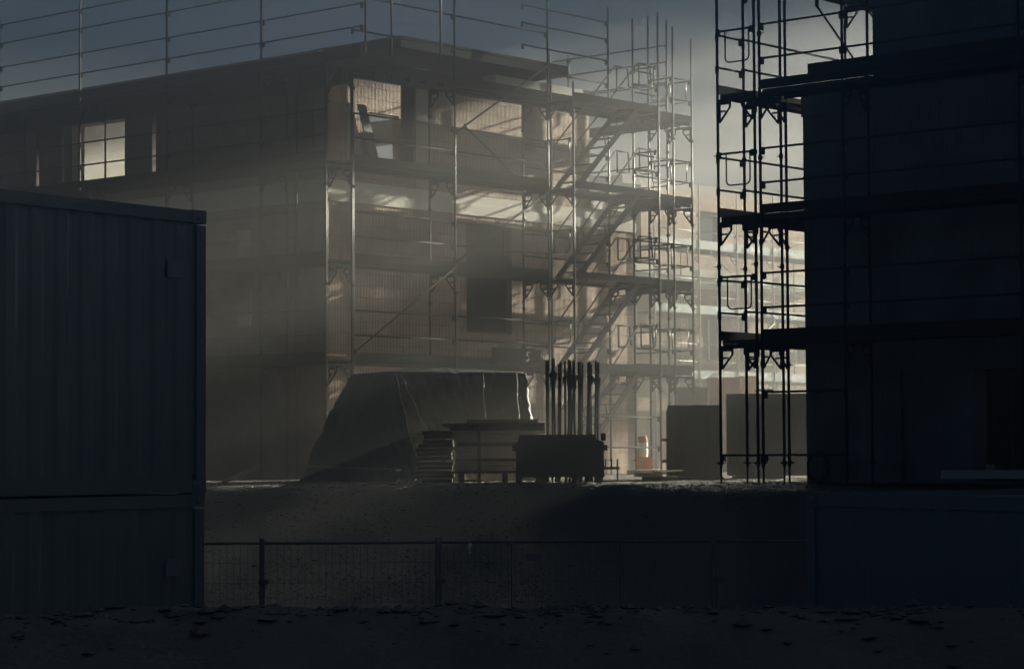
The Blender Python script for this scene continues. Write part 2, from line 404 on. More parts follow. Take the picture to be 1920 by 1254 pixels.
def toe(t, p0, p1, z, h=0.15, m='toe', off=0.045, name='toe_board'):
    d = (p1 - p0).normalized(); s = d.cross(Z)
    mb = MB(); mb.box(p0 + s*off*0 + Z*z - s*0.03, p1 - p0, s*0.03, Z*h); return mb.build(name, m, t)
def transom(t, p, w, z, m='steel_dark'):
    wn = w.normalized()
    mb = MB(); mb.box(p + wn*0.02 + Z*(z-.14) - wn.cross(Z)*.02, w - wn*.04, wn.cross(Z)*.04, Z*0.05); mb.build('transom', m, t)
def brace(t, p0, z0, p1, z1, m='rail'):
    d = (p1 - p0).normalized(); s = d.cross(Z)*0.045
    mb = MB(); mb.tube(p0 + Z*z0 + s, p1 + Z*z1 + s, 0.019)
    mb.box(p0 + Z*(z0-.06) + s*.4, d*.06, s*.8, Z*.12); mb.box(p1 + Z*(z1-.06) + s*.4 - d*.06, d*.06, s*.8, Z*.12)
    mb.build('brace', m, t)

def left_scaffold_gable():
    O = V((0.823, 52.8, 0))                      # outer line, t = 0 at the stair tower
    Wv = A*0.73
    t = thing('scaffold', 'silver tube scaffolding along the lit gable of the hazy brick building', 'scaffolding', O - B*6.14)
    ts = [-6.14, -3.07, 0.0, 3.07, 4.6, 5.33]
    LV = [2.4, 4.4, 6.4, 8.35]
    for i, q in enumerate(ts):
        top_o = 11.2 if q < 3 else (10.55 if q < 5 else 10.35)
        if q == -6.14: top_o = 8.55
        standard(t, O + B*q, 0.3, top_o, joints=(1.9, 3.9, 5.9, 7.9)); base_jack(t, O + B*q, 0)
        top_i = 8.6 if q < -3 else (8.6 if q < 0.1 else 10.9)
        standard(t, O + B*q + Wv, 0.3, top_i, joints=(1.7, 3.7, 5.7, 7.7)); base_jack(t, O + B*q + Wv, 0)
        for z in LV:
            transom(t, O + B*q, Wv, z); gusset(t, O + B*q, A, z - .14 if 0 else z - .13); gusset(t, O + B*q + Wv, -A, z - .13)
    # second standard coupled beside the tower
    standard(t, O + B*0.10 + N*0.0, 0.3, 8.8, joints=(2.2, 4.2, 6.2))
    for j in range(5):
        p, q = O + B*ts[j], O + B*ts[j+1]
        for li, z in enumerate(LV):
            deck(t, p, q, Wv, z)
            if j < 2 or li == 3 or j > 2: toe(t, p, q, z + .002)
            if j < 2:
                rail(t, q, p, z + 0.5 if li < 3 else z + .75); rail(t, q, p, z + 1.0 if li < 3 else z + 1.45)
            if j == 2:
                for dz in ((1.0, 0.5) if li < 3 else (0.75, 1.3, 1.8, 2.2)):
                    rail(t, q + Wv, p + Wv, z + dz)
            if j == 2 and li == 3:
                pass
            if j > 2: rail(t, q, p, z + 0.5); rail(t, q, p, z + 1.0)
    for li, z in enumerate(LV):
        end_guard(t, O + B*5.33, O + B*5.33 + Wv, z + 1.0)
        end_guard(t, O + B*4.6, O + B*4.6 + Wv, z + 1.0)
    # return round the back corner
    P, Q = O + B*5.33, O + B*5.33 + A*3.8
    for s in (0, -0.73):
        standard(t, Q + B*s, 0, 10.4); standard(t, Q + A*3.07 + B*s, 0, 10.4)
    for z in LV:
        deck(t, Q, P + Wv, -B*0.73, z); rail(t, P + Wv, Q, z + 1.0); rail(t, P + Wv, Q, z + .5); toe(t, P + Wv, Q, z+.002)
        deck(t, Q + A*3.07, Q, -B*0.73, z); rail(t, Q, Q + A*3.07, z + 1.0); rail(t, Q, Q + A*3.07, z + .5)
    for z in (8.95, 9.4, 9.9, 10.3): rail(t, Q, Q + A*3.07, z); rail(t, P + Wv, Q, z)
    brace(t, O - B*6.14, 2.55, O - B*3.07, 4.45); brace(t, O - B*3.07, 4.55, O, 6.3); brace(t, O - B*3.07, 7.3, O, 9.1)
    brace(t, O - B*2.0 + Wv, 7.6, O + Wv, 6.5)
    # aluminium lattice beam on the top lift
    mb = MB(); p = O - B*6.1 + N*0.06
    mb.box(p + Z*8.30, B*3.0, N*0.03, Z*0.04); mb.box(p + Z*8.13 + B*0.5, B*2.3, N*0.03, Z*0.035)
    for k in range(5): mb.box(p + Z*8.165 + B*(0.5 + k*0.52), B*0.34, N*0.03, Z*0.135)
    mb.tube(p + Z*8.3, p + B*0.5 + Z*8.14, 0.014); mb.tube(p + Z*8.3 + B*3.0, p + B*2.8 + Z*8.14, 0.014)
    mb.build('lattice_beam', 'rail', t)
    return t
left_scaffold_gable()

def stair_tower():
    O = V((0.823, 52.8, 0)); O2 = O + N*0.73
    t = thing('stair_tower', 'steel scaffold stair of four stacked flights in front of the brick gable', 'stairs', O2)
    standard(t, O2, 0.0, 8.65); standard(t, O2 + B*3.07, 0.0, 10.6, joints=(1.9, 3.9))
    LV = [0.35, 2.4, 4.4, 6.4, 8.35]
    for i in range(4):
        z0, z1 = LV[i], LV[i+1]; b0, b1 = 0.15, 2.35
        f = None
        mb = MB()
        for off in (0.06, 0.66):
            s = O + N*off
            p, q = s + B*b0 + Z*z0, s + B*b1 + Z*z1
            dd = (q - p).normalized(); nn = N.cross(dd).normalized()
            if nn.z > 0: nn = -nn
            mb.box(p, q - p, N*0.03, nn*0.12)
        f = mb.build('flight', 'steel_dark', t)
        tm = MB()
        for k in range(9):
            u = (k + 0.5)/9; p = O + N*0.09 + B*(b0 + (b1-b0)*u + 0.02) + Z*(z0 + (z1-z0)*u - 0.03)
            tm.box(p, N*0.57, B*0.17, Z*0.02)
        tm.build('tread', 'steel', f)
        for off in (0.05, 0.70):
            s = O + N*off
            h = MB(); a = s + B*(b0+.05) + Z*(z0 + 0.95); b = s + B*(b1+.0) + Z*(z1 + 1.0)
            h.path([s + B*(b0 - .05) + Z*(z0+.5), a, b, b + B*0.45, b + B*.5 - Z*.45, b + B*.05 - Z*.5, b + B*.05], 0.0165)
            h.path([a + B*.9 + Z*.25, a + B*1.0 - Z*.1], .014)
            h.build('handrail', 'rail', f)
        for bb in (0.0, 3.07):
            end_guard(t, O + B*bb + N*.03, O2 + B*bb - N*.03, LV[i+1] + 1.0) if i < 3 or bb > 1 else None
            transom(t, O + B*bb, N*0.73, LV[i+1]); gusset(t, O + B*bb, N, LV[i+1] - .13); gusset(t, O2 + B*bb, -N, LV[i+1] - .13)
        MB().box(O + B*2.38 + N*.03 + Z*(z1-.06), B*0.66, N*.67, Z*.06).build('landing', 'deck', t)
        toe(t, O2 + B*0.0, O2 + B*3.07, z1-0.08, 0.16, 'toe', name='side_beam')
        if i < 4 and i > 0: rail(t, O2 + B*3.07, O2 + B*2.2, z1 + .5)
    rail(t, O2 + B*3.07, O2, 0.62); rail(t, O2 + B*3.07, O2, 1.3)
    brace(t, O + B*.1, .2, O2 + B*3.0, 1.1) if 0 else None
    return t
stair_tower()

def left_scaffold_front():
    O = CL - B*1.0; Wv = B*0.73
    t = thing('scaffold', 'dim tube scaffolding along the long shaded front with rails above the roof', 'scaffolding', O - A*1.0)
    xs = [-1.0, 0.88, 3.81, 6.72, 9.62, 12.6, 15.6]
    LV = [2.4, 4.4, 6.4, 8.4]
    for i, q in enumerate(xs):
        top = 8.5 if i == 0 else 10.6
        standard(t, O + A*q, 0, top, joints=(1.9, 3.9, 5.9)); standard(t, O + A*q + Wv, 0, 8.5)
        if i == 1: standard(t, O + A*.6 + Wv, 0, 8.5)
        for z in LV: transom(t, O + A*q, Wv, z); gusset(t, O + A*q, B, z-.13); gusset(t, O + A*q + Wv, -B, z-.13)
    standard(t, O - A*2.02 + B*.1, 8.4, 10.9)
    standard(t, O - A*2.3 + B*.55, 8.4, 11.0); standard(t, O - A*2.75 + B*1.5, 8.4, 11.0)
    for j in range(len(xs)-1):
        p, q = O + A*xs[j], O + A*xs[j+1]
        for li, z in enumerate(LV):
            deck(t, p, q, Wv, z); toe(t, p, q, z + .002, 0.15)
            if li < 3: rail(t, p, q, z + .5); rail(t, p, q, z + 1.0)
    for j in range(len(xs)-1):
        p = O + A*(xs[j] if j else -2.02); q = O + A*xs[j+1]
        for z in (8.95, 9.4, 9.95, 10.38): rail(t, p, q, z, r=.016)
    MB().box(O - A*2.02 + Z*8.32, A*1.02, B*0.9, Z*0.09).build('deck', 'deck', t)
    MB().box(O - A*2.02 - B*.03 + Z*8.32, A*1.02, B*.03, Z*.26).build('toe_board', 'toe', t)
    # sheeted eaves boards under the top lift
    MB().box(O - A*1.0 + B*.75 + Z*8.0, A*17, B*.03, Z*.38).build('eaves_board', 'dark', t)
left_scaffold_front()

def right_scaffold():
    PF0 = P0 + N*0.10
    t = thing('scaffold', 'black silhouetted scaffolding tower and decks at the corner of the dark building', 'scaffolding', P0)
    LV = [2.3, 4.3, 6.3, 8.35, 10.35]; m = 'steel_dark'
    Wf = B*0.73; us = [0, 1.57, 4.64, 7.71, 10.78]
    J = (1.9, 3.85, 5.2, 7.2, 9.2)
    for i, u in enumerate(us):
        p = PF0 + N*u
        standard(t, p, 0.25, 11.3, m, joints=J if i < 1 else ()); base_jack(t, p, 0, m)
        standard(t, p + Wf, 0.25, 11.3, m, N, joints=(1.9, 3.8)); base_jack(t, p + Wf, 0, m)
        for z in LV: transom(t, p, Wf, z, m); gusset(t, p, B, z-.13, m); gusset(t, p + Wf, -B, z-.13, m)
    for j in range(len(us)-1):
        p, q = PF0 + N*us[j], PF0 + N*us[j+1]
        for li, z in enumerate(LV):
            deck(t, q, p, -N.cross(Z)*0 + Wf, z, 'deck', m); toe(t, p + Z*0, q, z + .002, 0.15)
            rail(t, q, p, z + .5, m); rail(t, q, p, z + 1.05, m)
    q = PF0 + N*0.95; MB().box(q - B*.04 + Z*6.40, N*9.5, B*.035, Z*.20).build('toe_board', 'toe', t)
    # side run going back along the side wall
    S = P0 + A*0.73; Ws = N*0.73
    bs = [0, 0.73, 3.80, 6.87]
    for i, b in enumerate(bs):
        for w, nm in ((V((0, 0, 0)), 0), (Ws, 1)):
            if i > 0 or nm == 0 or 1:
                standard(t, S + B*b + w, 0.25, 11.3, m, A, joints=(3.5, 5.3) if i < 2 else ()); base_jack(t, S + B*b + w, 0, m)
        for z in LV: transom(t, S + B*b, Ws, z, m); gusset(t, S + B*b, N, z-.13, m); gusset(t, S + B*b + Ws, -N, z-.13, m)
    for j in range(3):
        p, q = S + B*bs[j], S + B*bs[j+1]
        for li, z in enumerate(LV):
            deck(t, p, q, Ws, z, 'deck', m)
            toe(t, q, p, z + .002, .15)
            if j: rail(t, q, p, z + .5, m); rail(t, q, p, z + 1.0, m)
            else: rail(t, S + B*.73, S, z + .45, m, .018); rail(t, S + B*.73, S, z + .98, m, .018)
    for z in LV: end_guard(t, S, S + Ws, z + 1.02, m, 0.52)
    brace(t, S + B*.8 + Ws, 8.3, S + B*3.8 + Ws, 6.7, m) if 0 else None
    brace(t, S + B*3.8 + Ws, 6.6, S + B*2.9 + Ws*.0, 8.2, m)
    brace(t, S + B*.9 + Ws, 2.35, S + B*3.0 + Ws, 3.0, m)
    rail(t, PF0 + N*1.57, PF0, 0.45, m); rail(t, PF0, S, 0.45, m, hook=False)
    rail(t, PF0 + N*1.57, PF0, 1.45, m)
right_scaffold()

# ------------------------------------------------------------------ things on the site
def G(px, y, z=0.0): return V((col_x(px)*y, y, z))
def text_mesh(name, body, m, parent, o, right, up, size):
    cu = bpy.data.curves.new(name, 'FONT'); cu.body = body; cu.size = size; cu.extrude = 0.002; cu.shear = 0.2 if body == 'S' else 0
    tmp = bpy.data.objects.new(name + '_tmp', cu)
    me = bpy.data.meshes.new_from_object(tmp); bpy.data.objects.remove(tmp); bpy.data.curves.remove(cu)
    org = parent_loc(parent); nrm = right.cross(up).normalized()
    for v in me.vertices: v.co = o - org + right*v.co.x + up*v.co.y + nrm*v.co.z
    me.materials.clear(); me.materials.append(M[m])
    ob = bpy.data.objects.new(name, me); COL.objects.link(ob); ob.parent = parent; return ob

# shipping containers
def container(name_label, c, u, d, z0, stickers, m='cont'):
    """c: near corner at the far end of the seen side, u: along the side, d: into the box"""
    L, D, H = 6.06, 2.44, 2.59
    t = thing('shipping_container', name_label, 'container', c + Z*z0, 'site containers')
    e = 0.02; c = c + Z*(z0 + e*0)
    f = MB()
    for a in (0, L-.12):
        for b in (0, D-.12): f.box(c + u*a + d*b + Z*.12, u*.12, d*.12, Z*(H-.26))
    for b in (0.0, D-.06):
        f.box(c + u*.18 + d*b + Z*.012, u*(L-.36), d*.06, Z*.163); f.box(c + u*.18 + d*b + Z*(H-.12), u*(L-.36), d*.06, Z*.112)
    for a in (0.0, L-.06):
        f.box(c + u*a + d*.18 + Z*.012, u*.06, d*(D-.36), Z*.163); f.box(c + u*a + d*.18 + Z*(H-.12), u*.06, d*(D-.36), Z*.112)
    f.build('frame', m, t)
    for a in (0, L-.18):
        for b in (0, D-.17):
            for zz in (0, H-.12):
                g = MB(); g.box(c + u*a + d*b + Z*zz + (-u*.006 if a == 0 else u*.006), u*.18, d*.17, Z*.12)
                k = g.build('corner_casting', m, t)
                if b == 0:
                    h = MB(); h.tube(c + u*(a+.09) - d*.003 + Z*(zz+.035), c + u*(a+.09) - d*.003 + Z*(zz+.085), .018); h.build('slot', 'label', k)
    # corrugated side, end and roof sheets
    def sheet(name, o, a, L_, nrm, up, hh):
        mb = MB(); n = int(L_/0.28); w = L_/n; pts = []
        for i in range(n):
            for (x_, y_) in ((0, 0), (.35, 0), (.5, 1), (.85, 1)): pts.append((o + a*(i + x_)*w + nrm*(0.0 if y_ else .012)))
        pts.append(o + a*L_ + nrm*.012)
        i0 = len(mb.v)
        for p in pts: mb.v += [p, p + up*hh]
        for i in range(len(pts)-1): mb.f.append([i0+2*i, i0+2*i+2, i0+2*i+3, i0+2*i+1]); mb.sm.append(False)
        return mb.build(name, m, t, fix=False)
    sd_ = sheet('side_panel', c + u*.12 + d*.012 + Z*.175, u, L-.24, d, Z, H-.295)
    sheet('side_panel', c + u*.12 + d*(D-.05) + Z*.175, u, L-.24, d, Z, H-.295)
    sheet('end_panel', c + d*.12 + u*.012 + Z*.175, d, D-.24, u, Z, H-.295)
    sheet('end_panel', c + d*.12 + u*(L-.05) + Z*.175, d, D-.24, u, Z, H-.295)
    sheet('roof_panel', c + u*.12 + d*.06 + Z*(H-.05), u, L-.24, Z*-1, d, D-.12)
    MB().box(c + u*.06 + d*.06 + Z*.15, u*(L-.12), d*(D-.12), Z*.03).build('floor', 'timber_dark', t)
    for (a, zz, w, h) in stickers:
        s_ = MB().box(c + u*a - d*.004 + Z*zz, u*w, d*.004, Z*h).build('sticker', 'label', t)
        g = MB()
        for k in range(4):
            for j in range(2): g.box(c + u*(a + .012 + j*w*.5) - d*.0055 + Z*(zz + .02 + k*h*.24), u*w*.36, d*.0015, Z*h*.12)
        g.build('print', 'print_grey', s_)
CU = V((-0.59, -0.807, 0)).normalized(); CD = V((-0.807, 0.59, 0)).normalized()
CC = V((-2.81, 21.95, 0))
container('upper dark blue shipping container stacked on the left, its corner casting catching light', CC, CU, CD, 0.152, [(0.30, 1.96, 0.20, 0.15)])
container('lower dark blue shipping container on the left carrying the upper one', CC + CU*.02, CU, CD, -2.44, [(0.30, 1.86, 0.20, 0.15)])
CU2 = V((0.497, -0.868, 0)).normalized(); CD2 = V((0.868, 0.497, 0)).normalized()
container('black shadowed container at the lower right with its ribbed roof edge showing', V((2.55, 20.9, 0)), CU2, CD2, -2.44, [])

# site fence
def fence_panel(x0, x1, y0, y1, z0, label, mids=()):
    p, q = V((x0, y0, z0)), V((x1, y1, z0)); d = (q - p).normalized(); L = (q-p).length
    t = thing('fence_panel', label, 'fence', p, 'mesh fence panels in front of the bank')
    f = MB(); f.tube(p + Z*0.05, p + Z*2.03, 0.016); f.tube(q + Z*0.05, q + Z*2.03, 0.016)
    f.tube(p + Z*1.98, q + Z*1.98, 0.014); f.tube(p + Z*.12, q + Z*.12, 0.017)
    f.build('frame', 'fence', t)
    for k in mids: tube('stiffener', 'fence', t, p + d*k + Z*.12, p + d*k + Z*1.98, 0.010)
    w = MB(); n = int(L/0.07)
    for i in range(1, n): w.tube(p + d*(L*i/n) + Z*.12, p + d*(L*i/n) + Z*1.98, 0.0016, 4, caps=False)
    for i in range(1, 9): w.tube(p + Z*(.12 + .207*i), q + Z*(.12 + .207*i), 0.0016, 4, caps=False)
    w.build('wire_mesh', 'fence', t)
    b = MB(); b.box(p - d*.12 + Z*0 - V((0, .3, 0)), d*.24, V((0, .6, 0)), Z*.13); b.build('foot_block', 'conc', t)
    c = MB(); c.box(p + d*-.05 + V((0, -.03, 1.56)), d*.10, V((0, .06, 0)), Z*.045); c.build('clamp', 'fence', t)
    return t
FY = 25.0
def fx(px): return col_x(px)*FY
fence_panel(fx(120), fx(488), FY, FY, -2.4, 'mesh fence panel mostly behind the left containers')
fence_panel(fx(493), fx(817), FY, FY, -2.4, 'mesh fence panel just right of the stacked containers')
fence_panel(fx(824), fx(1330), FY, FY, -2.4, 'wide mesh fence panel carrying a small plate and a pale rag', (fx(957)-fx(824), fx(1160)-fx(824)))
fence_panel(fx(1340), fx(1705), FY, FY-.6, -2.4, 'mesh fence panel running off behind the black container on the right')
o = MB().box(V((fx(985), FY-.03, .5 - .187*1.185 - .9+.0)), V((.15, 0, 0)), V((0, .004, 0)), Z*.075).build('plate', 'label')
tag(place_base(o, V((fx(985), FY-.03, -0.62))), 'small grey notice plate wired to the wide fence panel', 'sign')
o.location.z = -0.615 + 0.0
mb = MB(); pts = []
for k in range(5): mb.tube(V((fx(878) + .006*math.sin(k*2), FY-.03, -.43 - k*.022)), V((fx(878) + .006*math.sin(k*2+2), FY-.03, -.43 - (k+1)*.022)), .017 + .008*math.sin(k*1.1), 7, .017 + .008*math.sin((k+1)*1.1))
o = mb.build('rag', 'white'); tag(place_base(o, V((fx(878), FY-.03, -.54))), 'crumpled pale rag hanging on the top rail of the fence', 'rag')

# tarpaulin covered stack
def tarp(label, base, top, ztop, seed, m='tarp', folds=0.05, nu=56, nv=22):
    """draped sheet from four base corners to four top corners"""
    rr = random.Random(seed); vs = []; fs = []
    def per(c, u):
        u = (u % 1.0)*4; i = int(u) % 4; f = u - int(u); f2 = f
        return c[i].lerp(c[(i+1) % 4], f2)
    N4 = nu*4
    from mathutils import noise as nz
    cen = sum(base, V((0, 0, 0)))/4
    for j in range(nv+1):
        v = j/nv
        for i in range(N4):
            u = i/N4; b = per(base, u); tp = per(top, u)
            p = b.lerp(tp, v ** 1.15); z = b.z + (tp.z - b.z)*(1 - (1-v)**1.05)
            out = V((p.x - cen.x, p.y - cen.y, 0)).normalized()
            amp = folds*(1 - v)**0.8 + 0.012
            w = nz.noise(V((u*26 + seed, v*0.9, 0)))*amp*2.2 - (1 - abs(nz.noise(V((u*55 + v*4, v*1.5, seed+1)))))**6*.05 + nz.noise(V((u*90 - v*14, v*9, seed)))*0.035 + abs(nz.noise(V((u*30 + v*8, v*3, seed+7))))*-0.08 + 0.02*math.sin(v*3.14)*nz.noise(V((u*9, v*5, seed+4)))
            vs.append(V((p.x, p.y, z)) + out*w + Z*nz.noise(V((u*60, v*7, 2+seed)))*0.012)
    for j in range(nv):
        for i in range(N4):
            a = j*N4 + i; b = j*N4 + (i+1) % N4; fs.append([a, b, b + N4, a + N4])
    # top rings to the middle
    base_i = nv*N4; tc = sum(top, V((0, 0, 0)))/4; K = 8
    ring = base_i
    for k in range(1, K+1):
        f = k/K; st = len(vs)
        for i in range(N4):
            q0 = vs[base_i + i]; p = q0.lerp(tc, f*0.98); p.z = q0.z + 0.018*min(k, 5) + 0.012*nz.noise(V((p.x*4, p.y*4, seed)))
            vs.append(p)
        for i in range(N4): fs.append([ring+i, ring+(i+1) % N4, st+(i+1) % N4, st+i])
        ring = st
    fs.append([ring+i for i in range(N4)])
    mb = MB(); mb.v = vs; mb.f = fs; mb.sm = [True]*len(fs)
    o = mb.build('tarpaulin', m); place_base(o, V((cen.x, cen.y, min(b.z for b in base))))
    return tag(o, label, 'tarpaulin')
big = tarp('big grey tarpaulin draped over a long stack in front of the brick building',
     [G(775, 42.6), G(1010, 43.0), G(990, 45.8), G(556, 45.0)],
     [G(737, 43.3, 1.98), G(990, 43.7, 1.96), G(972, 45.4, 1.98), G(655, 45.0, 2.0)], 1.95, 3)
for (a, b) in ((G(742, 43.05, 1.93), G(775, 42.52, .55)), (G(752, 43.1, 1.93), G(800, 42.55, .9)), (G(905, 43.25, 1.96), G(912, 42.7, .45)), (G(968, 43.4, 1.95), G(975, 42.75, .5))):
    mb = MB(); pts = [a.lerp(b, k/8) + V((0.012*math.sin(k*1.9), -.05 - .06*math.sin(k/8*3.14), 0)) for k in range(9)]
    mb.path(pts, .006, 5).build('tie_rope', 'insul', big)

# timber stack
def timber_stack():
    t = thing('timber_stack', 'stack of sawn boards banded together beside the dark steel bin', 'timber', G(930, 41.0))
    rr = random.Random(4); z = 0.16
    for px in (858, 940, 1002): MB().box(G(px, 40.7, 0.0), V((.10, 0, 0)), V((0, 1.0, 0)), Z*.155).build('bearer', 'timber_dark', t)
    k = 0
    while z < 0.90:
        h = 0.052 if z < .40 else 0.068
        x0 = col_x(848 + rr.uniform(-3, 9))*40.7; x1 = col_x(1010 + rr.uniform(-4, 8))*40.7
        mb = MB(); y = 40.7 + rr.uniform(0, .03); j = 0
        while y < 41.65: mb.box(V((x0 + rr.uniform(-.03, .03), y, z)), V((x1 - x0 + rr.uniform(-.02, .05), 0, 0)), V((0, .13, 0)), Z*(h-.006)); y += .14
        mb.build('board_layer', 'timber' if k % 4 else 'timber_dark', t); z += h; k += 1
    mb = MB(); mb.box(V((col_x(828)*40.6, 40.62, z)), V((col_x(1020)*40.6 - col_x(828)*40.6, 0, 0)), V((0, 1.0, 0)), Z*.05); mb.build('board_layer', 'timber_dark', t)
    mb = MB(); mb.box(V((col_x(875)*40.6, 40.64, z+.052)), V((1.20, 0, 0)), V((0, .25, 0)), Z*.065); mb.build('beam', 'timber', t)
    MB().box(G(894, 40.58, 0.0), V((.055, 0, 0)), V((0, .055, 0)), Z*.93).build('stake', 'timber_dark', t)
    MB().box(G(1013, 40.58, 0.0), V((.045, 0, 0)), V((0, .055, 0)), Z*.6).build('stake', 'timber_dark', t)
timber_stack()
def dark_stack():
    t = thing('timber_stack', 'dark sloping stack of old boards left of the banded sawn boards', 'timber', G(810, 41.2))
    rr = random.Random(8); z = 0.08
    MB().box(G(790, 40.9, 0.0), V((.5, 0, 0)), V((0, .9, 0)), Z*.07).build('bearer', 'timber_dark', t)
    while z < 0.86:
        x0 = col_x(775 + rr.uniform(-6, 8) + z*15)*40.9; x1 = col_x(846 + rr.uniform(-3, 3))*40.9
        mb = MB(); mb.box(V((x0, 40.9 + rr.uniform(0, .08), z)), V((x1-x0, .0, rr.uniform(-.01, .02))), V((0, .9, 0)), Z*.06); mb.build('board_layer', 'timber_dark', t); z += .075
dark_stack()

# steel bin
def steel_bin():
    Y0, Y1 = 39.15, 40.15; x0, x1 = col_x(966)*Y0, col_x(1131)*Y0
    t = thing('material_bin', 'dark steel bin on short feet standing on lit gravel', 'bin', V(((x0+x1)/2, Y0, 0)))
    zb, zt = 0.11, 0.80; w = x1 - x0; b = MB()
    prof = [(x0, zb), (x0, zt-.10), (x0+.04, zt-.06), (x0+.05, zt), (x0+.09, zt), (x0+.09, zb+.04), ]
    front = [V((x0, Y0, zb)), V((x1, Y0, zb)), V((x1, Y0, zt-.12)), V((x1-.13, Y0, zt-.08)), V((x1-.15, Y0, zt)), V((x0+.06, Y0, zt)), V((x0+.03, Y0, zt-.10)), V((x0, Y0, zt-.16))]
    b.prism(front, V((0, .012, 0))); b.prism([p + V((0, Y1-Y0-.012, 0)) for p in front], V((0, .012, 0)))
    b.box(V((x0, Y0+.012, zb)), V((.012, 0, 0)), V((0, Y1-Y0-.024, 0)), Z*(zt-zb-.16)); b.box(V((x1-.012, Y0+.012, zb)), V((.012, 0, 0)), V((0, Y1-Y0-.024, 0)), Z*(zt-zb-.12))
    b.box(V((x0+.012, Y0+.012, zb)), V((w-.024, 0, 0)), V((0, Y1-Y0-.024, 0)), Z*.012)
    b.build('body', 'skip', t)
    for i in range(5): MB().box(V((x0 + .16 + i*.27, Y0-.025, zb+.05)), V((.045, 0, 0)), V((0, .024, 0)), Z*(zt-zb-.22)).build('rib', 'skip', t)
    MB().box(V((x0-.01, Y0-.03, zb)), V((w+.02, 0, 0)), V((0, .028, 0)), Z*.05).build('bottom_rail', 'skip', t)
    for i, (x, yy) in enumerate(((x0, Y0), (x1-.12, Y0), (x0+w*.63, Y0), (x0+.45, Y1-.12), (x1-.12, Y1-.12))):
        f = MB(); f.prism([V((x, yy, 0)), V((x+.07, yy, 0)), V((x+.11, yy, zb)), V((x, yy, zb))], V((0, .1, 0))); f.build('foot', 'skip', t)
    for (xx, s) in ((x0, -1), (x1, 1)): MB().box(V((xx if s > 0 else xx-.06, Y0+.1, zt-.26)), V((.06, 0, 0)), V((0, .3, 0)), Z*.09).build('lifting_lug', 'skip', t)
    MB().box(V((x1-.05, Y0+.02, zt-.10)), V((.08, 0, 0)), V((0, .05, 0)), Z*.12).build('latch', 'skip', t)
steel_bin()

# scaffold frames standing in a rack behind the bin
def frame_proto(loc):
    t = thing('scaffold_upright', 'upright scaffold frame bundled with others behind the dark steel bin', 'frame', loc, 'scaffold frames standing behind the bin')
    for yy in (0, .66): MB().tube(loc + V((0, yy, .0)), loc + V((0, yy, 1.95)), .019).tube(loc + V((0, yy, 1.95)), loc + V((0, yy, 2.12)), .018).build('standard', 'steel_dark', t)
    MB().box(loc + V((-.02, .02, 1.82)), V((.04, 0, 0)), V((0, .62, 0)), Z*.06).build('transom', 'steel_dark', t)
    g = MB(); g.prism([loc + V((-.02, .02, 1.82)), loc + V((-.02, .2, 1.82)), loc + V((-.02, .02, 1.6))], V((.04, 0, 0))); g.prism([loc + V((.026, 0, 1.88)), loc + V((.055, 0, 1.88)), loc + V((.055, 0, 1.82)), loc + V((.026, 0, 1.62))], V((0, .01, 0))); g.build('gusset', 'steel_dark', t)
    MB().tube(loc + V((0, .02, .5)), loc + V((0, .64, .5)), .017).build('cross_tube', 'steel_dark', t)
    return t
fr0 = frame_proto(G(1034, 41.2)); fr0['label'] = 'leftmost upright scaffold frame in the bundle behind the bin'
for i, px in enumerate((1040.5, 1048, 1060, 1066, 1071.5, 1077, 1083, 1088.5, 1095, 1103, 1108.5, 1114, 1119.5)):
    c = fr0.copy(); COL.objects.link(c); rr = random.Random(i+40)
    c.location = G(px, 41.2 + rr.uniform(-.1, .15), rr.uniform(-.09, .02)); c.rotation_euler = (rr.uniform(-.012, .012), rr.uniform(-.02, .02) if i not in (2, 8) else .045, rr.uniform(-.2, .2))
    c['label'] = 'upright scaffold frame in the middle of the bundle behind the bin' if i < 12 else 'rightmost upright scaffold frame in the bundle behind the bin'
    for ch in fr0.children:
        d = ch.copy(); COL.objects.link(d); d.parent = c
fr0.rotation_euler = (0, 0.008, 0.1)
t = thing('steel_rack', 'low steel rack with three stub posts right of the dark bin', 'rack', G(1145, 40.6))
MB().box(G(1122, 40.5, .22), V((.34, 0, 0)), V((0, .05, 0)), Z*.045).build('beam', 'steel_dark', t)
MB().box(G(1122, 40.5, .0), V((.40, 0, 0)), V((0, .7, 0)), Z*.035).build('base', 'steel_dark', t)
for px in (1134, 1145, 1156): tube('post', 'steel_dark', t, G(px, 40.53, .0 if px > 1150 else .22), G(px, 40.53, .40), .014)

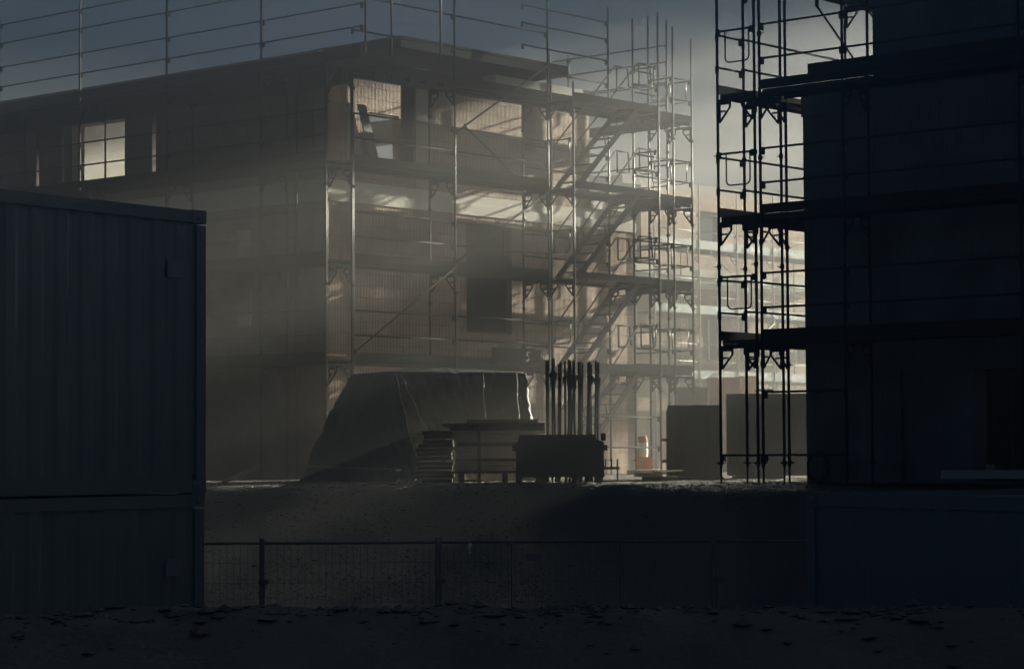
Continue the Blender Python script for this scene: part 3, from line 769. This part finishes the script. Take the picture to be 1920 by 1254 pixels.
# sack on an orange crate
bx = G(1192, 55.0)
t = thing('crate', 'orange crate carrying the white sack below the far stairs', 'crate', bx + Z*.12)
MB().box(bx + Z*.12, V((.37, 0, 0)), V((0, .35, 0)), Z*.02).build('floor', 'orange', t)
for (a, u, v_) in ((V((0, 0, 0)), V((.37, 0, 0)), V((0, .02, 0))), (V((0, .33, 0)), V((.37, 0, 0)), V((0, .02, 0))), (V((0, .02, 0)), V((.02, 0, 0)), V((0, .31, 0))), (V((.35, .02, 0)), V((.02, 0, 0)), V((0, .31, 0)))):
    MB().box(bx + a + Z*.14, u, v_, Z*.26).build('side', 'orange', t)
def sack():
    c = bx + V((.15, .18, .16)); mb = MB(); n = 16; rings = 14
    from mathutils import noise as nz
    for j in range(rings+1):
        v = j/rings; r = .135*(1 - .25*v) * (0.9 + .2*math.sin(v*9)**2); z = v*.72
        for k in range(n):
            a = 2*math.pi*k/n; w = r*(1 + .22*nz.noise(V((math.cos(a)*1.5, math.sin(a)*1.5, v*6))))
            mb.v.append(c + V((math.cos(a)*w, math.sin(a)*w*.8, z)))
    for j in range(rings):
        for k in range(n): mb.f.append([j*n+k, j*n+(k+1) % n, (j+1)*n+(k+1) % n, (j+1)*n+k]); mb.sm.append(True)
    mb.f.append([k for k in range(n)][::-1]); mb.f.append([rings*n+k for k in range(n)]); mb.sm += [False, False]
    o = mb.build('sack', 'white'); o.data.materials.append(M['red'])
    for p in o.data.polygons:
        if p.center.z - c.z > .56: p.material_index = 1
    tag(place_base(o, c), 'white crumpled sack with a red top standing in the orange crate', 'sack')
sack()
o = MB().box(G(1178, 54.5), V((1.05, 0, 0)), V((0, 1.3, 0)), Z*.11).build('platform', 'timber'); tag(place_base(o, G(1178, 54.5)), 'low timber platform under the orange crate', 'platform')
t = thing('pallet', 'flat pallet of boards lying on gravel before the dark panels', 'pallet', G(1235, 41.8))
MB().box(G(1191, 41.6, .08), V((.46, 0, .0)), V((0, .8, 0)), Z*.07).build('board', 'timber', t)
MB().box(G(1225, 41.55, .155), V((.50, 0, .01)), V((0, .35, 0)), Z*.025).build('board', 'timber', t)
MB().box(G(1205, 41.7, .0), V((.62, 0, 0)), V((0, .6, 0)), Z*.08).build('block', 'timber_dark', t)

# panel stacks
def panels(label, px0, px1, Y, ztop, n, tilt, seed, batt=()):
    t = thing('panel_stack', label, 'panels', G((px0+px1)/2, Y)); rr = random.Random(seed)
    for i in range(n):
        a = rr.uniform(0, .05) + (0.12 if i < n*.4 else 0); h = ztop - rr.uniform(0, .035) - (.05 if i % 5 == 4 else 0)
        x0 = col_x(px0)*Y + (a if i != n-1 else 0); x1 = col_x(px1)*Y + rr.uniform(-.04, 0)
        MB().box(V((x0, Y + i*.07, .06)), V((x1-x0, 0, 0)), V((0, .045, 0)), V((rr.uniform(-.012, .012), tilt, h - .06 - (.10 if i == n-1 else 0)))).build('panel', 'panel' if i % 3 else 'skip', t)
    for f_ in (.24, .72):
        q = V((col_x(px0)*Y + (col_x(px1) - col_x(px0))*Y*f_, Y - .012 + tilt*0, .07)); MB().box(q, V((.03, 0, 0)), V((0, .010, 0)), V((0, tilt, ztop - .16))).build('strap', 'steel_dark', t)
    MB().box(V((col_x(px0)*Y + .02, Y - .05, .36*ztop)), V(((col_x(px1) - col_x(px0))*Y*.8, 0, .01)), V((0, .045, 0)), Z*.06).build('batten', 'timber_dark', t)
    for z in batt: MB().box(V((col_x(px0)*Y - .09, Y + .05, z)), V((.13, 0, 0)), V((0, .35, 0)), Z*.05).build('batten', 'timber_dark', t)
    MB().box(V((col_x(px0)*Y+.1, Y, 0)), V((.9, 0, 0)), V((0, n*.07, 0)), Z*.055).build('bearer', 'timber_dark', t)
panels('dark upright panels stacked between the gravel and the black scaffolding', 1251, 1352, 43.0, 1.36, 8, .05, 5, (.70, .32))
panels('taller grey upright panels stacked behind the black scaffolding legs', 1366, 1520, 44.4, 1.60, 9, .07, 6)
for (px, z, a) in ((1292, .72, 0), (1300, .98, 1)):
    pass
mb = MB(); p = G(1416, 44.45, 1.62)
for k in range(7): mb.box(p + V((k*.045, .03*math.sin(k*2), 0)), V((.06, .02, 0)), V((-.01, .05, 0)), Z*(.03 + .02*abs(math.sin(k*1.7))))
o = mb.build('offcuts', 'timber_dark'); tag(place_base(o, p), 'small dark offcuts lying on top of the taller grey panels', 'offcuts')
# hose coil by the dark building
mb = MB(); c = G(1532, 38.0, .25)
for j in range(3):
    for k in range(28):
        a, b = 2*math.pi*k/28, 2*math.pi*(k+1)/28; r = .25 - j*.02
        mb.tube(c + V((math.cos(a)*r*.7, j*.03, math.sin(a)*r)), c + V((math.cos(b)*r*.7, j*.03, math.sin(b)*r)), .012, 6)
o = mb.build('hose_coil', 'dark'); tag(place_base(o, c - Z*.25), 'black hose coil leaning at the foot of the dark building corner', 'hose')

# wrapped packs far behind
def pack(label, px0, px1, Y, zt, m):
    t = thing('wrapped_pack', label, 'pack', G(px0, Y)); x0, x1 = col_x(px0)*Y, col_x(px1)*Y
    for k in range(4):
        z = .1 + k*(zt-.1)/4; MB().box(V((x0 + .02*(k % 2), Y, z)), V((x1-x0, 0, 0)), V((0, 1.1, 0)), Z*((zt-.1)/4 - .015)).build('pack_layer', m, t)
    MB().box(V((x0, Y, 0)), V((x1-x0, 0, 0)), V((0, 1.1, 0)), Z*.095).build('pallet_base', 'timber_dark', t)
pack('tall brown wrapped pack far behind the black scaffolding', 1330, 1386, 61, 2.42, 'brown')
pack('tall tan wrapped pack lit by the sun beside the brown one', 1388, 1418, 60.6, 2.44, 'tan')
pack('grey green wrapped pack in the haze behind the stair scaffolding', 1268, 1328, 62, 2.2, 'tarp')

# loose planks
def plank(label, a, b, w=.14, h=.035, m='timber'):
    d = (b - a); s = V((-d.y, d.x, 0)).normalized()*w
    o = MB().box(a, d, s, Z*h).build('plank', m); tag(place_base(o, a), label, 'plank', 'loose planks')
plank('loose plank propped on the ground just right of the containers', G(425, 41.0, .02), G(492, 41.6, .30))
plank('short plank end lit by the sun on the low scaffold deck corner', V((-3.72, 47.7, 2.46)), V((-3.34, 48.0, 2.46)), .3, .05)
plank('thin plank on the ground below the tarpaulin', G(560, 43.3, .28), G(740, 42.2, .20), .18)
plank('pale board lying at the foot of the banded boards', G(865, 40.2, .03), G(905, 40.25, .03))
# boards leaning inside the open bay
for k, (b0, w, m, lab) in enumerate(((1.55, .55, 'white', 'white board leaning inside the open upper bay, the widest one'), (2.3, .25, 'white', 'narrow white board leaning right of the wide one in the open bay'), (.75, .35, 'timber_dark', 'dark board leaning left of the white boards in the open bay'))):
    o = MB().box(PL(.75, b0, 6.18), B*w, A*.04, A*.35 + B*(-.25) + Z*1.85).build('leaning_board', m)
    tag(place_base(o, PL(.75, b0, 6.18)), lab, 'board')
# pale rope on the bank edge
mb = MB(); pts = [G(742, 39.3, .03)]
for k in range(14): pts.append(G(742 + k*3, 39.2 + .1*math.sin(k), .03 + .05*abs(math.sin(k*.9))))
mb.path(pts, .008, 5); o = mb.build('rope', 'white'); tag(place_base(o, G(742, 39.3)), 'pale tangled rope on the edge of the bank below the tarpaulin', 'rope')

# things at the foot of the dark building
for px in (1690, 1897):
    pt = V((0, 0, 0)) + PR(0, -.12); u = along(pt, N, px); q = pt + N*u
    t = thing('prop', 'slim pale steel prop under the dark building opening, ' + ('left one' if px < 1800 else 'near the right picture edge'), 'prop', q, 'props under the opening')
    tube('outer_tube', 'steel', t, q, q + Z*.75, .03); tube('inner_tube', 'steel', t, q + Z*.75, q + Z*1.72, .022); MB().box(q - N*.07 - B*.07 + Z*1.72, N*.14, B*.14, Z*.01).build('head_plate', 'steel', t)
qb = PR(0, -1.9); u = along(qb, N, 1762)
o = MB().box(qb + N*u + Z*.10, N*6, B*.16, Z*.12).build('beam', 'blue'); tag(place_base(o, qb + N*u), 'long blue grey steel beam lying before the dark building', 'beam')
mb = MB().box(qb + N*(u+.55) + B*.3 + Z*.12, N*.16, B*.02, Z*.18); o = mb.build('notice_plate', 'label'); tag(place_base(o, qb + N*(u+.55) + B*.3 + Z*0.0), 'small grey plate standing behind the blue beam', 'sign')

# ------------------------------------------------------------------ far scaffolding
def far_scaffold():
    t = thing('scaffold', 'pale sunlit scaffolding with blue boards on the far brick building', 'scaffolding', FO)
    ts = [-1.95, 0.36, 2.4, 4.44, 6.7, 9.0, 11.5]; LV = [2.8, 4.85, 6.9]
    for q in ts:
        standard(t, FO + B*q, 0, 9.0 if q > 0 else 8.8, 'pale'); standard(t, FO + B*q + A*.73, 0, 7.2, 'pale')
        for z in LV: gusset(t, FO + B*q, A, z-.1, 'pale')
    for j in range(len(ts)-1):
        p, q = FO + B*ts[j], FO + B*ts[j+1]
        for z in LV:
            deck(t, p, q, A*.73, z, 'deck', 'pale'); tb = toe(t, p, q, z + .002, .27, 'blue')
            for r_ in (.55, 1.1): rail(t, q, p, z + r_, 'pale')
            if j in (0, 2, 3):
                o_ = p + B*.5 + N*.034 + Z*(z+.05)
                text_mesh('lettering', 'S', 'white', tb, o_, B, Z, .3)
                g = MB(); g.box(o_ + B*.22 + Z*.05, B*.55, N*.002, Z*.03); g.box(o_ + B*.3 + Z*.11, B*.3, N*.002, Z*.02); d_ = g.build('underline', 'white', t)
    brace(t, FO + B*.9, 6.8, FO + B*4.44, 4.9, 'pale'); brace(t, FO + B*1.1, 2.9, FO + B*4.44, 4.7, 'pale')
M['pale'] = mat('sunlit_pale_tube', (0.50, 0.50, 0.48), 0.8, 0.0, 0.1, 9, spec=0.05)  # pale tube copy, sunlit tone put into the colour
far_scaffold()
_fb = [o for o in bpy.data.objects if o.get('label', '').startswith('pale orange brick')][0]
text_mesh('wall_lettering', 'SLITCO', 'white', _fb, PF(0, 1.1, 5.25) + B*(along(FO + A*1.1, B, 1268)) + N*.004, B, Z, .3)
# chalk strokes under the middle window of the near gable
_lb = [o for o in bpy.data.objects if o.get('label', '').startswith('unfinished two storey')][0]
mb = MB(); b0 = bL(897)
for k in range(15):
    mb.box(PL(-.004, b0 + k*.045, 2.80 + .03*math.sin(k*2.3)), B*.014, A*.003, Z*(.14 + .06*math.sin(k*1.7)))
    if k % 3 == 0: mb.box(PL(-.0045, b0 + k*.045, 2.86), B*.06, A*.003, Z*.014)
mb.build('chalk_marks', 'insul', _lb)
tb = MB().box(PL(-1.035, bL(872) - .3, 2.41), B*1.6, N*.03, Z*.36)  .build('board', 'toe'); tag(place_base(tb, PL(-1.035, bL(872)-.3, 2.41)), 'green grey board with a pale S fixed on the lowest deck of the gable scaffold', 'board')
text_mesh('lettering', 'S', 'label', tb, PL(-1.068, bL(915), 2.5), B, Z, .32)

# ------------------------------------------------------------------ added shade blocker up-sun of the yard, out of view
def added_shade_scaffold():
    rr = random.Random(21); S = V((math.sin(SAZ), math.cos(SAZ), 0)); C = V((S.y, -S.x, 0)); WD = 110.0
    t = thing('scaffold', 'added unseen shade blocker shaped as a very tall sheeted scaffold, far off to the right', 'scaffolding', S*WD - C*56)
    E = 7.0 + math.tan(SEL)*(WD - 30)  # lower sheet edge, set so the added sheets shade the upper-left air
    k = 0; c = -57.0
    while c < -21:
        w = 3.07; p = S*WD + C*c
        if k % 2 == 0: MB().tube(p, p + Z*(E+16), .05, 6).build('standard', 'steel_dark', t)
        e = E + rr.uniform(-1.0, .9); MB().box(p + Z*e, C*(w - (.15 if rr.random() < .7 else .9)), S*.05, Z*(E + 15 - e)).build('sheet', 'tarp', t)
        if rr.random() < .55: MB().box(p + C*rr.uniform(0, 1) + Z*(e - rr.uniform(1.2, 3.2)), C*rr.uniform(.5, 1.6), S*.04, Z*rr.uniform(.4, 1.1)).build('sheet', 'tarp', t)
        c += w; k += 1
    for (c0, w, dz, h) in ((-54, 9, -2.6, .9), (-40, 12, -4.6, 1.1), (-33, 9, -2.9, .7), (-44, 5, -9.0, 1.2)):  # further sheets added to throw shade bands through the haze
        MB().box(S*WD + C*c0 + Z*(E + dz), C*w, S*.04, Z*h).build('sheet', 'tarp', t)
    for z in range(2, int(E + 14), 4): MB().tube(S*WD - C*57 + Z*z, S*WD - C*21 + Z*z, .04, 6).build('ledger', 'steel_dark', t)
added_shade_scaffold()

# ------------------------------------------------------------------ loose ground
def scatter(name, m, n, fx_, size, seed, label=None):
    rr = random.Random(seed); mb = MB()
    for _ in range(n):
        x, y = fx_(rr); s = size(rr); z = ground_h(x, y); i = len(mb.v)
        a = rr.uniform(0, 6.28); st = rr.uniform(.35, .6)
        k = 5; cz = z + s*st*.3
        for j in range(k):
            t_ = a + 2*math.pi*j/k; q = s*rr.uniform(.75, 1.2); mb.v.append(V((x + math.cos(t_)*q, y + math.sin(t_)*q, cz + rr.uniform(-.25, .25)*s*st)))
        mb.v.append(V((x + rr.uniform(-.3, .3)*s, y, cz + s*st*rr.uniform(.7, 1.1)))); mb.v.append(V((x, y, cz - s*st)))
        for j in range(k):
            mb.f.append([i+j, i+(j+1) % k, i+k]); mb.f.append([i+(j+1) % k, i+j, i+k+1]); mb.sm += [False, False]
    o = mb.build(name, m, fix=False); struct(o, 'stuff')
scatter('gravel_stones', 'stone', 20000, lambda r: (r.uniform(-6, 5.6), 35.6 + 10*r.random()**1.3), lambda r: .008 + .022*r.random()**2.2, 11)
def clod_at(r):
    while True:
        x, y = r.uniform(-3.6, 3.6), 14.0 + r.gauss(0, .5)
        if r.random() < .5 + .9*noise(x, 0, 1.7): return x, y
scatter('soil_clods', 'soil_near', 2200, clod_at, lambda r: .005 + .06*r.random()**5, 12)
scatter('bank_rubble', 'soil', 2500, lambda r: (r.uniform(-7, 5), 38.8 - 5*r.random()**2), lambda r: .006 + .045*r.random()**6, 13)
